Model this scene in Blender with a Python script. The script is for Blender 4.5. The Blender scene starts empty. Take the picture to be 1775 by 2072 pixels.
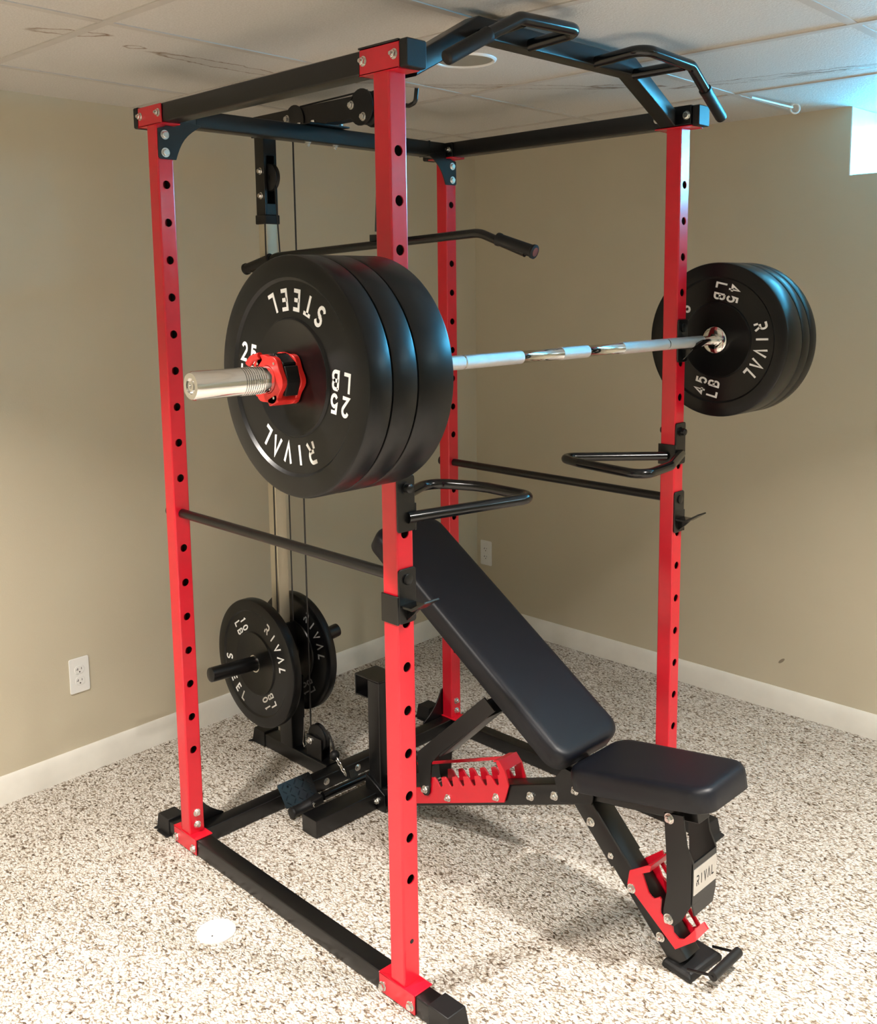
import bpy, bmesh, math, random
from mathutils import Vector, Matrix
random.seed(7)
SC = bpy.context.scene
COL = SC.collection
PI = math.pi
V = Vector

# ------------------------------------------------------------------ materials
def newmat(name):
    m = bpy.data.materials.new(name); m.use_nodes = True
    nt = m.node_tree
    return m, nt, nt.nodes['Principled BSDF']

def setp(b, **k):
    for n, v in k.items():
        key = {'col': 'Base Color', 'rough': 'Roughness', 'metal': 'Metallic', 'spec': 'Specular IOR Level',
               'coat': 'Coat Weight', 'coatr': 'Coat Roughness'}[n]
        b.inputs[key].default_value = (*v, 1) if isinstance(v, tuple) else v

def noise(nt, scale, detail=2, rough=.5, vec=None):
    n = nt.nodes.new('ShaderNodeTexNoise'); n.inputs['Scale'].default_value = scale
    n.inputs['Detail'].default_value = detail; n.inputs['Roughness'].default_value = rough
    if vec is not None: nt.links.new(vec, n.inputs['Vector'])
    return n

def bump(nt, b, h, strength, dist):
    n = nt.nodes.new('ShaderNodeBump'); n.inputs['Strength'].default_value = strength
    n.inputs['Distance'].default_value = dist
    nt.links.new(h, n.inputs['Height']); nt.links.new(n.outputs[0], b.inputs['Normal'])
    return n

def ramp(nt, fac, stops):
    r = nt.nodes.new('ShaderNodeValToRGB'); cr = r.color_ramp
    while len(cr.elements) < len(stops): cr.elements.new(.5)
    for e, (p, c) in zip(cr.elements, stops):
        e.position = p; e.color = (*c, 1)
    nt.links.new(fac, r.inputs[0]); return r

def objcoord(nt):
    return nt.nodes.new('ShaderNodeTexCoord').outputs['Object']

def paint(name, col, rough, var=.12, bs=.05, scale=250, **k):
    m, nt, b = newmat(name); setp(b, col=col, rough=rough, **k)
    oc = objcoord(nt)
    n = noise(nt, 14, 3, .6, oc)
    hi = tuple(min(1, c * (1 + var)) for c in col); lo = tuple(c * (1 - var) for c in col)
    r = ramp(nt, n.outputs[0], [(.3, lo), (.7, hi)])
    nt.links.new(r.outputs[0], b.inputs['Base Color'])
    n2 = noise(nt, scale, 2, .5, oc)
    bump(nt, b, n2.outputs[0], bs, .002)
    return m

RED = paint('red_gloss_paint', (.62, .006, .022), .28, .05, .02, coat=.3, coatr=.15)
BLK = paint('black_powder_coat', (.0032, .0032, .0036), .29, .1, .10, 900)
BLKG = paint('black_gloss_coat', (.004, .004, .0045), .17, .1, .02)
RUB = paint('plate_rubber', (.0036, .0038, .0043), .32, .35, .04, 60, spec=.34)
GRIP = paint('rubber_grip', (.006, .006, .0065), .5, .1, .1, 700, spec=.4)
VINYL = paint('black_vinyl', (.0042, .0052, .0092), .44, .05, .12, 800, spec=.36)
BOLT = paint('zinc_bolt', (.72, .71, .68), .25, .1, .02, metal=1.0)
CHROME = paint('polished_steel', (.74, .73, .71), .09, .04, .01, metal=1.0)
KNURL = paint('knurled_steel', (.82, .82, .82), .34, .04, .5, 2500, metal=1.0)
SATIN = paint('chromed_square_tube', (.60, .545, .42), .42, .04, .02, metal=.55)
REDP = paint('red_plastic', (.72, .022, .018), .35, .05, .03)
WPL = paint('white_plastic', (.80, .80, .78), .35, .02, .01)
WTXT = paint('white_print', (.85, .85, .84), .55, .02, .01)
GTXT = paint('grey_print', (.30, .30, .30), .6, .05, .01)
DARK = paint('dark_slot', (.01, .01, .01), .8, .1, .01)
GREYD = paint('frosted_lens', (.27, .27, .235), .5, .05, .02)
PLAQ = paint('brushed_plaque', (.62, .60, .56), .38, .05, .05, 300, metal=.7)
CABLE = paint('coated_cable', (.012, .012, .013), .35, .1, .02)
TRIMW = paint('white_trim_paint', (.76, .74, .68), .4, .03, .04, 120)
TBAR = paint('ceiling_grid_metal', (.50, .465, .42), .6, .04, .04, 160)

# wall paint -------------------------------------------------------
def wallmat():
    m, nt, b = newmat('tan_wall_paint'); setp(b, rough=.62)
    oc = objcoord(nt)
    n = noise(nt, 1.7, 3, .5, oc)
    r = ramp(nt, n.outputs[0], [(.3, (.535, .480, .360)), (.7, (.555, .500, .378))])
    # one small scuff low on the right wall
    mp = nt.nodes.new('ShaderNodeMapping'); mp.vector_type = 'TEXTURE'
    mp.inputs['Location'].default_value = (-.110, 0, .198); mp.inputs['Rotation'].default_value = (0, -.75, 0)
    mp.inputs['Scale'].default_value = (.016, 1e4, .0055)
    nt.links.new(oc, mp.inputs[0])
    ln = nt.nodes.new('ShaderNodeVectorMath'); ln.operation = 'LENGTH'; nt.links.new(mp.outputs[0], ln.inputs[0])
    lt_ = nt.nodes.new('ShaderNodeMath'); lt_.operation = 'LESS_THAN'; lt_.inputs[1].default_value = 1
    nt.links.new(ln.outputs['Value'], lt_.inputs[0])
    ms = nt.nodes.new('ShaderNodeMix'); ms.data_type = 'RGBA'; nt.links.new(lt_.outputs[0], ms.inputs[0])
    nt.links.new(r.outputs[0], ms.inputs[6]); ms.inputs[7].default_value = (.24, .20, .14, 1)
    nt.links.new(ms.outputs[2], b.inputs['Base Color'])
    n2 = noise(nt, 260, 3, .6, oc)
    bump(nt, b, n2.outputs[0], .18, .0015)
    return m
WALL = wallmat()

# carpet: looped berber, cream with taupe and dark flecks ------------
def carpet():
    m, nt, b = newmat('berber_carpet'); setp(b, rough=.95, spec=.1)
    oc = objcoord(nt)
    wn = noise(nt, 55, 2, .5, oc)
    mx = nt.nodes.new('ShaderNodeMix'); mx.data_type = 'RGBA'; mx.blend_type = 'LINEAR_LIGHT'
    mx.inputs[0].default_value = .008
    nt.links.new(oc, mx.inputs[6]); nt.links.new(wn.outputs['Color'], mx.inputs[7])
    mp = nt.nodes.new('ShaderNodeMapping'); mp.inputs['Rotation'].default_value = (0, 0, .35)
    mp.inputs['Scale'].default_value = (1.0, 1.55, .2)
    nt.links.new(mx.outputs[2], mp.inputs[0])
    vo = nt.nodes.new('ShaderNodeTexVoronoi'); vo.inputs['Scale'].default_value = 125
    vo.inputs['Randomness'].default_value = .85
    nt.links.new(mp.outputs[0], vo.inputs['Vector'])
    sep = nt.nodes.new('ShaderNodeSeparateColor'); nt.links.new(vo.outputs['Color'], sep.inputs[0])
    base = ramp(nt, sep.outputs[0], [(0, (.10, .075, .055)), (.05, (.30, .25, .20)), (.16, (.54, .50, .43)),
                                     (.45, (.69, .65, .60)), (1, (.78, .745, .70))])
    # shade between the yarn loops, painted into the colour as a brown darkening
    gap_shade = ramp(nt, vo.outputs['Distance'], [(.46, (1, 1, 1)), (.70, (.62, .57, .52)), (.88, (.26, .22, .18))])
    mu = nt.nodes.new('ShaderNodeMix'); mu.data_type = 'RGBA'; mu.blend_type = 'MULTIPLY'; mu.inputs[0].default_value = 1
    nt.links.new(base.outputs[0], mu.inputs[6]); nt.links.new(gap_shade.outputs[0], mu.inputs[7])
    big = noise(nt, 5, 2, .5, oc)
    br = ramp(nt, big.outputs[0], [(.3, (.93, .92, .90)), (.7, (1, 1, 1))])
    mu2 = nt.nodes.new('ShaderNodeMix'); mu2.data_type = 'RGBA'; mu2.blend_type = 'MULTIPLY'; mu2.inputs[0].default_value = 1
    nt.links.new(mu.outputs[2], mu2.inputs[6]); nt.links.new(br.outputs[0], mu2.inputs[7])
    nt.links.new(mu2.outputs[2], b.inputs['Base Color'])
    inv = nt.nodes.new('ShaderNodeMath'); inv.operation = 'SUBTRACT'; inv.inputs[0].default_value = 1
    nt.links.new(vo.outputs['Distance'], inv.inputs[1])
    bump(nt, b, inv.outputs[0], .9, .006)
    return m
CARPET = carpet()

# ceiling tile: stippled, with old brown water rings ------------------
def ceilmat(stains, gloss):
    m, nt, b = newmat('stippled_ceiling_tile'); setp(b, rough=.55)
    L = nt.links.new
    oc = objcoord(nt)
    def math_(op, a, c=None, clamp=False):
        n = nt.nodes.new('ShaderNodeMath'); n.operation = op; n.use_clamp = clamp
        for i, v in enumerate((a, c)):
            if v is None: continue
            if isinstance(v, (int, float)): n.inputs[i].default_value = v
            else: L(v, n.inputs[i])
        return n.outputs[0]
    sp = nt.nodes.new('ShaderNodeSeparateXYZ'); L(oc, sp.inputs[0])
    w = noise(nt, 17, 3, .6, oc)
    ws = nt.nodes.new('ShaderNodeSeparateColor'); L(w.outputs['Color'], ws.inputs[0])
    X = math_('ADD', sp.outputs[0], math_('MULTIPLY', math_('SUBTRACT', ws.outputs[0], .5), .045))
    Y = math_('ADD', sp.outputs[1], math_('MULTIPLY', math_('SUBTRACT', ws.outputs[1], .5), .045))
    def ell(cx, cy, a, bb, ang):
        dx = math_('SUBTRACT', X, cx); dy = math_('SUBTRACT', Y, cy)
        c, s = math.cos(ang), math.sin(ang)
        u = math_('ADD', math_('MULTIPLY', dx, c / a), math_('MULTIPLY', dy, s / a))
        v = math_('ADD', math_('MULTIPLY', dx, -s / bb), math_('MULTIPLY', dy, c / bb))
        return math_('SQRT', math_('ADD', math_('MULTIPLY', u, u), math_('MULTIPLY', v, v)))
    tot = fill = None
    for (cx, cy, a, bb, ang, wd) in stains:
        d = ell(cx, cy, a, bb, ang)
        e = math_('ABSOLUTE', math_('SUBTRACT', d, 1))
        k = math_('SUBTRACT', 1, math_('DIVIDE', e, wd * 1.35), True)
        f = math_('MULTIPLY', math_('LESS_THAN', d, 1), .07)
        tot = k if tot is None else math_('MAXIMUM', tot, k)
        fill = f if fill is None else math_('MAXIMUM', fill, f)
    n3 = noise(nt, 30, 2, .5, oc)
    k2 = math_('MULTIPLY', tot, math_('MULTIPLY', n3.outputs[0], 1.9))
    fac = math_('ADD', k2, fill, True)
    n = noise(nt, 210, 3, .65, oc)
    base = ramp(nt, n.outputs[0], [(.3, (.53, .50, .455)), (.7, (.64, .61, .565))])
    mx = nt.nodes.new('ShaderNodeMix'); mx.data_type = 'RGBA'
    L(fac, mx.inputs[0]); L(base.outputs[0], mx.inputs[6]); mx.inputs[7].default_value = (.22, .14, .085, 1)
    L(mx.outputs[2], b.inputs['Base Color'])
    gl = None
    for (cx, cy, a, bb, ang) in gloss:
        g = math_('LESS_THAN', ell(cx, cy, a, bb, ang), 1)
        gl = g if gl is None else math_('MAXIMUM', gl, g)
    rr = math_('SUBTRACT', .6, math_('MULTIPLY', gl, .42)); L(rr, b.inputs['Roughness'])
    n2 = noise(nt, 170, 4, .7, oc)
    bump(nt, b, n2.outputs[0], .7, .003)
    return m

# ------------------------------------------------------------------ mesh tools
class MB:
    """collects shapes (world coordinates) into one mesh"""
    def __init__(s): s.v = []; s.f = []; s.mi = []; s.cur = 0; s.pc = []
    def piece(s): s.pc.append((len(s.v), len(s.f))); return s
    def _add(s, vs, fs):
        o = len(s.v); s.v += [tuple(p) for p in vs]
        for f in fs: s.f.append([i + o for i in f]); s.mi.append(s.cur)
        return s
    def box(s, x0, x1, y0, y1, z0, z1):
        vs = [(x, y, z) for x in (x0, x1) for y in (y0, y1) for z in (z0, z1)]
        return s._add(vs, [(0, 1, 3, 2), (4, 6, 7, 5), (0, 4, 5, 1), (2, 3, 7, 6), (0, 2, 6, 4), (1, 5, 7, 3)])
    def loft(s, rings, cap=True, closed=False):
        n = len(rings[0]); vs = [p for r in rings for p in r]; fs = []
        m = len(rings)
        for i in range(m - 1 + (1 if closed else 0)):
            a, b = i * n, ((i + 1) % m) * n
            for j in range(n):
                k = (j + 1) % n
                fs.append((a + j, a + k, b + k, b + j))
        if cap and not closed:
            fs.append(tuple(range(n))[::-1]); fs.append(tuple((m - 1) * n + j for j in range(n)))
        return s._add(vs, fs)
    def prism(s, pts, O, U, W, N, t0, t1):
        """2D outline pts in plane (O,U,W), extruded along N from t0 to t1"""
        O, U, W, N = V(O), V(U), V(W), V(N)
        r0 = [O + U * a + W * b + N * t0 for a, b in pts]; r1 = [O + U * a + W * b + N * t1 for a, b in pts]
        return s.loft([r0, r1])
    def xz(s, pts, y0, y1):
        return s.prism(pts, (0, 0, 0), (1, 0, 0), (0, 0, 1), (0, 1, 0), y0, y1)
    def yz(s, pts, x0, x1):
        return s.prism(pts, (0, 0, 0), (0, 1, 0), (0, 0, 1), (1, 0, 0), x0, x1)
    def xy(s, pts, z0, z1):
        return s.prism(pts, (0, 0, 0), (1, 0, 0), (0, 1, 0), (0, 0, 1), z0, z1)
    def beam(s, p0, p1, w, h, up=(0, 0, 1), r=.004, hollow=False):
        p0, p1 = V(p0), V(p1); d = (p1 - p0).normalized(); up = V(up)
        a = d.cross(up).normalized(); c = a.cross(d).normalized()
        prof = rrect(w, h, r, 3)
        R = lambda P, k=1.0: [P + a * (x * k) + c * (y * k) for x, y in prof]
        if hollow:
            k = 1 - .006 / min(w, h) * 1.0
            rings = [R(p0 + d * .03, k * .95), R(p0, k * .95), R(p0), R(p1), R(p1, k * .95), R(p1 - d * .03, k * .95)]
            return s.loft(rings)
        return s.loft([R(p0), R(p1)])
    def cyl(s, p0, p1, r, n=24, r1=None):
        p0, p1 = V(p0), V(p1); d = (p1 - p0).normalized()
        a, c = frame(d); r1 = r if r1 is None else r1
        mk = lambda P, q: [P + (a * math.cos(t) + c * math.sin(t)) * q for t in [2 * PI * i / n for i in range(n)]]
        return s.loft([mk(p0, r), mk(p1, r1)])
    def lathe(s, prof, O, axis, n=48, closed=False):
        """prof: list of (t along axis, radius)"""
        O, d = V(O), V(axis).normalized(); a, c = frame(d)
        rings = [[O + d * t + (a * math.cos(q) + c * math.sin(q)) * max(r, 1e-5) for q in [2 * PI * i / n for i in range(n)]]
                 for t, r in prof]
        return s.loft(rings, cap=not closed, closed=closed)
    def tube(s, pts, r, fillet=0.0, n=14, seg=7, closed=False, cap=True):
        path = fillet_path([V(p) for p in pts], fillet, seg) if not closed else [V(p) for p in pts]
        m = len(path); rings = []; pa = None
        for i, P in enumerate(path):
            if closed: d = (path[(i + 1) % m] - path[i - 1]).normalized()
            elif i == 0: d = (path[1] - P).normalized()
            elif i == m - 1: d = (P - path[-2]).normalized()
            else: d = ((path[i + 1] - P).normalized() + (P - path[i - 1]).normalized()).normalized()
            if pa is None: a, _ = frame(d)
            else: a = (pa - d * pa.dot(d)).normalized()
            pa = a; c = d.cross(a)
            rings.append([P + (a * math.cos(t) + c * math.sin(t)) * r for t in [2 * PI * k / n for k in range(n)]])
        return s.loft(rings, cap=cap, closed=closed)
    def ball(s, c, r, n=16):
        return s.lathe([(-r * math.cos(PI * i / n), r * math.sin(PI * i / n)) for i in range(n + 1)], c, (0, 0, 1), n * 2)
    def hexbolt(s, p, d, r=.0085, h=.006, washer=True, turn=0.2, mark=True):
        if mark: s.piece()
        p, d = V(p), V(d).normalized(); a, c = frame(d)
        if washer: s.cyl(p, p + d * .0018, r * 1.32, 20); p = p + d * .0018
        mk = lambda P, q: [P + (a * math.cos(t) + c * math.sin(t)) * q for t in [turn + 2 * PI * i / 6 for i in range(6)]]
        s.loft([mk(p, r), mk(p + d * h * .8, r), mk(p + d * h, r * .82)])
        return s
    def nut(s, p, d, r=.009):
        s.hexbolt(p, d, r, .007); p, d = V(p), V(d).normalized()
        s.cyl(p + d * .006, p + d * .013, r * .5, 12)
        return s
    def each(s, name, mat, parent, **k):
        """every marked piece becomes an object of its own"""
        ends = s.pc[1:] + [(len(s.v), len(s.f))]; out = []
        for (a, fa), (b, fb) in zip(s.pc, ends):
            q = MB(); q.v = s.v[a:b]; q.f = [[i - a for i in f] for f in s.f[fa:fb]]; q.mi = s.mi[fa:fb]
            out.append(q.build(name, mat, parent, **k))
        return out
    def build(s, name, mat, parent=None, bev=0.0, smooth=True, ang=38):
        me = bpy.data.meshes.new(name); me.from_pydata(s.v, [], s.f)
        mats = mat if isinstance(mat, (list, tuple)) else [mat]
        for q in mats: me.materials.append(q)
        for p, i in zip(me.polygons, s.mi): p.material_index = i
        bm = bmesh.new(); bm.from_mesh(me); bmesh.ops.remove_doubles(bm, verts=bm.verts, dist=1e-6)
        bmesh.ops.recalc_face_normals(bm, faces=bm.faces); bm.to_mesh(me); bm.free()
        if smooth:
            for p in me.polygons: p.use_smooth = True
            me.set_sharp_from_angle(angle=math.radians(ang))
        o = bpy.data.objects.new(name, me); COL.objects.link(o)
        if bev:
            b = o.modifiers.new('edge', 'BEVEL'); b.width = bev; b.segments = 2; b.limit_method = 'ANGLE'
            b.angle_limit = math.radians(40)
        if parent is not None:
            o.parent = parent; o.matrix_parent_inverse = wmat(parent).inverted()
        return o

def wmat(o):
    m = Matrix.LocRotScale(o.location, o.rotation_euler, o.scale)
    return m if o.parent is None else wmat(o.parent) @ o.matrix_parent_inverse @ m

def frame(d):
    d = V(d).normalized()
    h = V((0, 0, 1)) if abs(d.z) < .9 else V((1, 0, 0))
    a = d.cross(h).normalized(); return a, d.cross(a).normalized()

def rrect(w, h, r, k=3):
    out = []
    for cx, cy, a0 in ((w/2-r, h/2-r, 0), (-w/2+r, h/2-r, 90), (-w/2+r, -h/2+r, 180), (w/2-r, -h/2+r, 270)):
        for i in range(k + 1):
            a = math.radians(a0 + 90 * i / k); out.append((cx + r * math.cos(a), cy + r * math.sin(a)))
    return out

def fillet_path(P, r, seg):
    if r <= 0 or len(P) < 3: return P
    out = [P[0]]
    for i in range(1, len(P) - 1):
        a, b, c = P[i-1], P[i], P[i+1]
        d0 = (a - b); d1 = (c - b); l0, l1 = d0.length, d1.length; d0.normalize(); d1.normalize()
        ang = d0.angle(d1)
        if ang > PI - .02: out.append(b); continue
        t = min(r / math.tan(ang / 2), l0 * .48, l1 * .48)
        rr = t * math.tan(ang / 2)
        cen = b + (d0 + d1).normalized() * (rr / math.sin(ang / 2))
        s0 = b + d0 * t - cen; s1 = b + d1 * t - cen
        for k in range(seg + 1):
            w_ = s0.angle(s1); f_ = k / seg
            out.append(cen + (s0 * math.sin((1 - f_) * w_) + s1 * math.sin(f_ * w_)) / math.sin(w_))
    out.append(P[-1]); return out

def tag(o, label, cat, group=None):
    o['label'] = label; o['category'] = cat
    if group: o['group'] = group
    return o
def thing(name, loc, label, cat, group=None):
    o = bpy.data.objects.new(name, None); o.empty_display_size = .05; o.location = loc; COL.objects.link(o)
    return tag(o, label, cat, group)
def struct(o): o['kind'] = 'structure'; return o

# ------------------------------------------------------------------ layout constants (metres)
s = .0482          # square tube size of the rack
h2 = s / 2
DP, W = .9239, 1.0819
HT = 2.1124
Z0, PT = 1.9066, .1
YC = W / 2
CEIL = 2.225

# ------------------------------------------------------------------ room shell
X1, Y0 = 4.6, -3.9
def wl(y): return -1.597 - .043 * y          # left wall x at y
def wr(x): return 2.056 + .016 * x           # right wall y at x
yc = (2.056 + .016 * -1.597) / (1 + .016 * .043); xc = wl(yc)

m = MB(); m.box(-2.1, X1, Y0, 2.7, -.06, 0); struct(m.build('floor', CARPET, smooth=False))
stains = [(-.785, -.30, .085, .024, 1.15, .16), (-.815, -.118, .026, .013, 1.5, .2), (-.845, .16, .21, .030, 1.63, .11),
          (-.77, .50, .17, .032, 1.15, .12), (-.52, .93, .34, .030, .87, .09), (-.60, .84, .13, .014, .87, .16),
          (-.26, 1.20, .11, .022, .8, .14), (.18, 1.415, .36, .030, .24, .09), (.31, 1.44, .13, .013, .3, .16)]
gloss = [(.17, 1.425, .05, .008, .3), (.24, 1.435, .06, .009, .25), (.33, 1.455, .04, .008, .3), (.06, 1.39, .02, .005, .4)]
m = MB(); m.box(-2.1, X1, Y0, 2.7, CEIL + .003, CEIL + .05)
struct(m.build('ceiling', ceilmat(stains, gloss), smooth=False))
m = MB(); m.xy([(wl(Y0), Y0), (xc, yc), (xc, yc + .3), (-2.1, yc + .3), (-2.1, Y0)], -.0, CEIL + .01)
struct(m.build('wall_left', WALL, smooth=False))
# right wall with the high window opening
WX0, WX1, WZ0, WD = .0695, 1.52, 1.997, .34
VX0, VX1 = 2.25, 3.45
m = MB()
def wallseg(m, xa, xb, za, zb):
    m.xy([(xa, wr(xa)), (xb, wr(xb)), (xb, 2.6), (xa, 2.6)], za, zb)
wallseg(m, xc, WX0, 0, CEIL + .01); wallseg(m, WX0, WX1, 0, WZ0); wallseg(m, WX1, VX0, 0, CEIL + .01); wallseg(m, VX0, VX1, 0, WZ0); wallseg(m, VX1, X1, 0, CEIL + .01)
struct(m.build('wall_right', WALL, smooth=False))
m = MB(); m.box(-2.1, X1, Y0 - .12, Y0, 0, CEIL + .01); struct(m.build('wall_near', WALL, smooth=False))
m = MB(); m.box(X1, X1 + .12, Y0, 2.7, 0, CEIL + .01); struct(m.build('wall_far', WALL, smooth=False))
# window: white reveal, frame, pane
gm, nt, bb = newmat('window_glass')
nt.nodes.remove(bb); o_ = nt.nodes['Material Output']
tr = nt.nodes.new('ShaderNodeBsdfTransparent'); tr.inputs[0].default_value = (.93, .98, 1, 1)
gl = nt.nodes.new('ShaderNodeBsdfGlossy'); gl.inputs['Roughness'].default_value = .02
fr = nt.nodes.new('ShaderNodeFresnel'); mx = nt.nodes.new('ShaderNodeMixShader')
nt.links.new(fr.outputs[0], mx.inputs[0]); nt.links.new(tr.outputs[0], mx.inputs[1]); nt.links.new(gl.outputs[0], mx.inputs[2])
nt.links.new(mx.outputs[0], o_.inputs[0])
def window(i, X0_, X1_):
    m = MB(); t = .004; yw = 2.40
    a, b_ = wr(X0_) + .001, wr(X1_) + .001
    m.box(X0_, X0_ + t, a, 2.42, WZ0, CEIL + .002); m.box(X1_ - t, X1_, b_, 2.42, WZ0, CEIL + .002)
    m.box(X0_ + t, X1_ - t, b_, 2.42, WZ0, WZ0 + t)
    win = struct(m.build('window_%d' % i, TRIMW, smooth=False))
    for x in (X0_ + t, (X0_ + X1_) / 2 - .012, X1_ - t - .025):
        m = MB(); m.box(x, x + .025, yw, yw + .03, WZ0 + t, CEIL - .005); m.build('window_stile', TRIMW, win, smooth=False)
    for z in (WZ0 + t, CEIL - .02):
        m = MB(); m.box(X0_ + t + .026, X1_ - t - .026, yw + .001, yw + .029, z, z + .024); m.build('window_rail', TRIMW, win, smooth=False)
    m = MB(); m.box(X0_ + t, X1_ - t, yw + .012, yw + .016, WZ0 + .02, CEIL - .01); m.build('window_pane', gm, win, smooth=False)
window(1, WX0, WX1); window(2, VX0, VX1)

# baseboards
BH, BT = .092, .012
def bprof(m, P, Q, n):     # P->Q on wall foot, n inward normal
    P, Q, n = V(P), V(Q), V(n)
    pr = [(0, 0), (BT, 0), (BT, BH * .72), (BT * .8, BH * .80), (BT * .62, BH * .93), (BT * .3, BH), (0, BH)]
    r = lambda A: [A + n * a + V((0, 0, 1)) * b for a, b in pr]
    m.loft([r(P), r(Q)])
m = MB(); bprof(m, (wl(Y0), Y0, 0), (xc, yc, 0), V((1, .043, 0)).normalized()); struct(m.build('baseboard_left', TRIMW))
m = MB(); bprof(m, (xc, yc, 0), (X1, wr(X1), 0), V((.016, -1, 0)).normalized()); struct(m.build('baseboard_right', TRIMW))

# ceiling grid bars
k = 1; tw = .012
def gbar(P, Q):
    global k
    P, Q = V(P), V(Q); m = MB(); zc = CEIL + .0015
    d = (Q - P).normalized(); n = V((-d.y, d.x, 0)) * tw; z0, z1 = CEIL + (.0 if k < 10 else .0006), CEIL + .0045
    m.loft([[P + n + V((0, 0, z0)), P - n + V((0, 0, z0)), P - n + V((0, 0, z1)), P + n + V((0, 0, z1))], [Q + n + V((0, 0, z0)), Q - n + V((0, 0, z0)), Q - n + V((0, 0, z1)), Q + n + V((0, 0, z1))]])
    struct(m.build('trim_%d' % k, TBAR, smooth=False)); k += 1
for j in range(-6, 4):
    y = .345 + .609 * j
    if j == 3: y = 2.052
    P = (wl(y), y - .03 * 1.6, 0); Q = (X1, y + .03 * X1, 0)
    if Q[1] > wr(X1): Q = (.9, min(y + .03 * .9, wr(.9)), 0)
    if j < 3: gbar(P, Q)
for i in range(-2, 8):
    x = -.02 + .615 * (i + .0) if i >= 0 else -.02 + .615 * i
    gbar((x + .04 * 3.8, Y0, 0), (x - .05 * 2.05, 2.05, 0))

# ------------------------------------------------------------------ strokes lettering
def arc(cx, cy, rx, ry, a0, a1, n=8):
    return [(cx + rx * math.cos(math.radians(a0 + (a1 - a0) * i / n)), cy + ry * math.sin(math.radians(a0 + (a1 - a0) * i / n))) for i in range(n + 1)]
GL = {  # unit box: x -.3..+.3, y -.5..+.5
 'R': [[(-.3, .5), (.08, .5)] + arc(.08, .24, .22, .26, 90, -90, 8) + [(-.22, -.02)], [(.04, -.02), (.3, -.5)], [(-.3, -.14), (-.3, -.5)]],
 'I': [[(0, .5), (0, -.5)]],
 'V': [[(-.34, .5), (0, -.5), (.34, .5)]],
 'A': [[(-.34, -.5), (0, .5), (.34, -.5)]],
 'L': [[(-.25, .5), (-.25, -.45), (.3, -.45)]],
 'S': [[(.28, .3)] + arc(0, .25, .27, .22, 20, 270, 9) + arc(0, -.24, .28, .23, 90, -160, 9)],
 'T': [[(-.34, .45), (.34, .45)], [(0, .45), (0, -.5)]],
 'E': [[(.28, .45), (-.26, .45), (-.26, -.45), (.28, -.45)], [(-.26, 0), (.2, 0)]],
 'B': [[(-.27, .45), (.05, .45)] + arc(.05, .23, .2, .22, 90, -90, 6) + [(-.27, .01)],
       [(.05, .01)] + arc(.05, -.22, .24, .23, 90, -90, 6) + [(-.27, -.45), (-.27, .45)]],
 '2': [arc(0, .22, .27, .25, 165, -40, 9) + [(-.28, -.45), (.3, -.45)]],
 '5': [[(.27, .45), (-.2, .45), (-.24, .05)] + arc(0, -.15, .28, .3, 120, -150, 9)],
 '4': [[(.14, -.5), (.14, .48), (-.3, -.2), (.33, -.2)]],
 '1': [[(-.12, .36), (.06, .48), (.06, -.5)]],
 '0': [arc(0, 0, .27, .46, 0, 360, 18)],
}
def ribbon(m, pts, w, P, t):
    """flat stroke of width w with thickness t; P maps (x,y,z)->world"""
    n = len(pts); L = []; R = []
    closed = n > 2 and (abs(pts[0][0] - pts[-1][0]) + abs(pts[0][1] - pts[-1][1])) < 1e-6
    for i, (x, y) in enumerate(pts):
        if closed: a = pts[i - 1] if i > 0 else pts[-2]; b = pts[i + 1] if i < n - 1 else pts[1]
        else: a = pts[max(i - 1, 0)]; b = pts[min(i + 1, n - 1)]
        d0 = V((x - a[0], y - a[1])); d1 = V((b[0] - x, b[1] - y))
        if d0.length < 1e-9: d0 = d1
        if d1.length < 1e-9: d1 = d0
        d0.normalize(); d1.normalize(); n0 = V((-d0.y, d0.x)); n1 = V((-d1.y, d1.x))
        q = n0 + n1; q = q / max(.35, q.dot(n0)) if q.length > 1e-6 else n0
        L.append((x + q.x * w / 2, y + q.y * w / 2)); R.append((x - q.x * w / 2, y - q.y * w / 2))
    rings = [[P(*L[i], 0), P(*R[i], 0), P(*R[i], t), P(*L[i], t)] for i in range(n)]
    m.loft(rings)
def glyph(m, ch, cx, cy, ang, size, O, U, Wv, N, wd=.195, t=.0006, aspect=.78):
    """character centred at (cx,cy) of plane, its up direction at angle ang"""
    O, U, Wv, N = V(O), V(U), V(Wv), V(N)
    ux, uy = math.cos(ang), math.sin(ang)           # up
    rx, ry = uy, -ux                                 # right
    def P(x, y, z):
        a = cx + (x * rx * aspect + y * ux) * size; b = cy + (x * ry * aspect + y * uy) * size
        return O + U * a + Wv * b + N * z
    for st in GL[ch]: ribbon(m, st, wd, P, t)
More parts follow.
